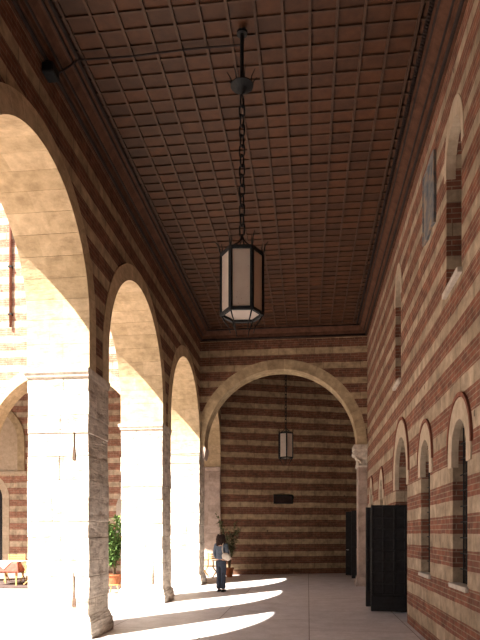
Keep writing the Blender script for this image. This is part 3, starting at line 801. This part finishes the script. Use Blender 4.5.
# woman's own frame: faces +Y, x to her right (= picture right when seen from behind)
W_ = empty('person', (-2.47, 17.0, 0), math.radians(-22)); tag(W_, 'standing dark-haired woman seen from behind in denim shirt and jeans', 'person')
hip = .86
V = [(0, 0, .90), (0, .0, 1.06), (0, -.01, 1.20), (0, -.01, 1.32), (0, .0, 1.40), (0, .012, 1.46), (0, .02, 1.53), (0, .02, 1.58)]
E_ = [(i, i + 1) for i in range(7)]; R_ = [(.155, .11), (.125, .09), (.145, .10), (.13, .085), (.055, .05), (.05, .05), (.075, .09), (.06, .07)]
def limb(pts, rr, at):
    global V, E_, R_
    prev = at
    for p, r in zip(pts, rr): V.append(p); R_.append(r); E_.append((prev, len(V) - 1)); prev = len(V) - 1
    return prev
hands = {}
for sx in (-1, 1):
    limb([(sx * .075, 0, .80), (sx * .07, .01, .47), (sx * .07, -.015, .26), (sx * .072, -.02, .09), (sx * .072, .03, .045), (sx * .075, .13, .03)], [.085, .055, .052, .04, .038, .03], 0)
    if sx < 0: ap = [(-.165, 0, 1.33), (-.20, -.01, 1.19), (-.215, -.01, 1.06), (-.19, .10, .93), (-.155, .18, .86)]
    else: ap = [(.165, 0, 1.33), (.205, -.02, 1.19), (.225, -.02, 1.06), (.205, .13, 1.00), (.17, .22, .97)]
    limb(ap, [.05, .042, .038, .028, .024], 3); hands[sx] = (Vector(ap[-2]), Vector(ap[-1]))
body = skinned('body', V, E_, R_, M['skin'], W_)
for sx in (-1, 1):                    # hands with fingers, part of the person
    a_, b_ = hands[sx]; d = (b_ - a_).normalized(); s = d.cross(Vector((0, 0, 1))).normalized() * -sx; dn = s.cross(d) * -1
    hv = [b_, b_ + d * .045]; he = [(0, 1)]; hr = [.024, (.030, .018)]
    for k, L_ in enumerate((.060, .070, .074, .066)):
        o_ = (k - 1.5) * .017
        base = b_ + d * .06 + s * o_; hv += [base, base + d * L_ * .55 - Vector((0, 0, .004)), base + d * L_ * .9 - Vector((0, 0, .022))]; n0 = len(hv) - 3
        he += [(1, n0), (n0, n0 + 1), (n0 + 1, n0 + 2)]; hr += [.010, .0085, .0075]
    tb = b_ + d * .012 + s * -.03; hv += [tb, tb + d * .03 - s * .018, tb + d * .055 - s * .014]; n0 = len(hv) - 3
    he += [(0, n0), (n0, n0 + 1), (n0 + 1, n0 + 2)]; hr += [.012, .010, .008]
    skinned('hand', hv, he, hr, M['skin'], W_, sub=1)
# face
def ball(bm, c, r, sc=(1, 1, 1), seg=16):
    m4 = Matrix.Translation(c) @ Matrix.Diagonal((*sc, 1)); bmesh.ops.create_uvsphere(bm, u_segments=seg, v_segments=seg // 2 + 2, radius=r, matrix=m4)
bm = bmesh.new(); ball(bm, (0, .035, 1.515), .088, (.85, 1.02, 1.18), 24); 
bmesh.ops.create_cone(bm, cap_ends=True, segments=8, radius1=.016, radius2=.004, depth=.05, matrix=Matrix.Translation((0, .127, 1.512)) @ Matrix.Rotation(-.35, 4, 'X'))
ball(bm, (-.078, .03, 1.51), .02, (.5, .9, 1.4), 10); ball(bm, (.078, .03, 1.51), .02, (.5, .9, 1.4), 10)
obj('face', bm, M['skin'], W_, smooth=True)
for sx in (-1, 1):
    bm = bmesh.new(); ball(bm, (sx * .03, .114, 1.528), .010, (1.3, .6, .7), 10); obj('eye', bm, M['eye'], W_, smooth=True)
bm = bmesh.new(); ball(bm, (0, .116, 1.465), .014, (1.6, .6, .45), 10); obj('mouth', bm, M['rose_cloth'], W_, smooth=True)
bm = bmesh.new()                      # bushy shoulder-length hair
ball(bm, (0, .0, 1.525), .120, (1.05, .98, .92), 24)
ball(bm, (-.05, -.035, 1.45), .085, (.9, .8, 1.15)); ball(bm, (.05, -.035, 1.45), .085, (.9, .8, 1.15)); ball(bm, (0, -.05, 1.40), .085, (1.2, .65, 1.1))
random.seed(3)
for k in range(150):
    a_ = random.uniform(PI * .93, PI * 2.07); zz = random.uniform(1.34, 1.61); rr = .108 if zz > 1.5 else .115
    w_ = math.sqrt(max(.05, 1 - ((zz - 1.50) / .17) ** 2)) if zz > 1.5 else 1
    ball(bm, (math.cos(a_) * rr * w_, math.sin(a_) * rr * .8 * w_ - .01, zz), random.uniform(.022, .038), (1, 1, 1.5), 8)
obj('hair', bm, M['hair'], W_, smooth=True)
# shirt
sv = [(0, 0, .87), (0, 0, 1.06), (0, -.01, 1.20), (0, -.01, 1.33), (0, 0, 1.405)]; se = [(i, i + 1) for i in range(4)]; sr = [(.178, .128), (.152, .112), (.168, .122), (.155, .105), (.07, .065)]
V, E_, R_ = sv, se, sr
for sx in (-1, 1):
    if sx < 0: ap = [(-.165, 0, 1.335), (-.20, -.01, 1.19), (-.215, -.01, 1.06), (-.192, .09, .94)]
    else: ap = [(.165, 0, 1.335), (.205, -.02, 1.19), (.225, -.02, 1.06), (.208, .11, 1.01)]
    limb(ap, [.066, .057, .052, .042], 3)
skinned('shirt', V, E_, R_, M['denim_shirt'], W_)
V, E_, R_ = [(0, 0, .96), (0, -.005, .87)], [(0, 1)], [(.155, .115), (.170, .130)]
for sx in (-1, 1):
    limb([(sx * .078, 0, .76), (sx * .07, .01, .47), (sx * .07, -.01, .27), (sx * .072, -.01, .07)], [.100, .078, .074, .086], 1)
skinned('jeans', V, E_, R_, M['jeans'], W_, root=1)
for sx in (-1, 1):
    bm = bmesh.new(); ball(bm, (sx * .074, .045, .035), .05, (.85, 2.4, .75), 16); box(bm, sx * .074 - .04, sx * .074 + .04, -.07, -.02, 0, .03, bevel=.006); 
    for v in bm.verts: v.co.z = max(v.co.z, 0.001)
    obj('shoe', bm, M['shoe'], W_, smooth=True)
# shoulder bag, worn on her right side
t = empty('shoulder_bag', (-2.47, 17.0, 0), math.radians(-22)); tag(t, 'cream shoulder bag hanging on the standing woman, under her right arm', 'bag')
bm = bmesh.new(); c0 = Vector((.245, -.13, 1.01))
ball(bm, c0, .15, (1.0, .40, .66), 24)
box(bm, c0.x - .12, c0.x + .12, c0.y - .045, c0.y + .045, c0.z - .09, c0.z + .01, bevel=.03)
m4 = Matrix.Translation(c0) @ Matrix.Rotation(.35, 4, 'Y') @ Matrix.Translation(-c0)
for v in bm.verts: v.co = m4 @ v.co
obj('pouch', bm, M['bag'], t, smooth=True)
bm = bmesh.new()
tube(bm, [(.15, -.13, 1.07), (.125, -.15, 1.2), (.115, -.13, 1.32), (.115, -.06, 1.405), (.12, .03, 1.40), (.15, .10, 1.28), (.24, .08, 1.14), (.32, -.05, 1.02)], .013, 8)
obj('strap', bm, M['bag'], t, smooth=True)
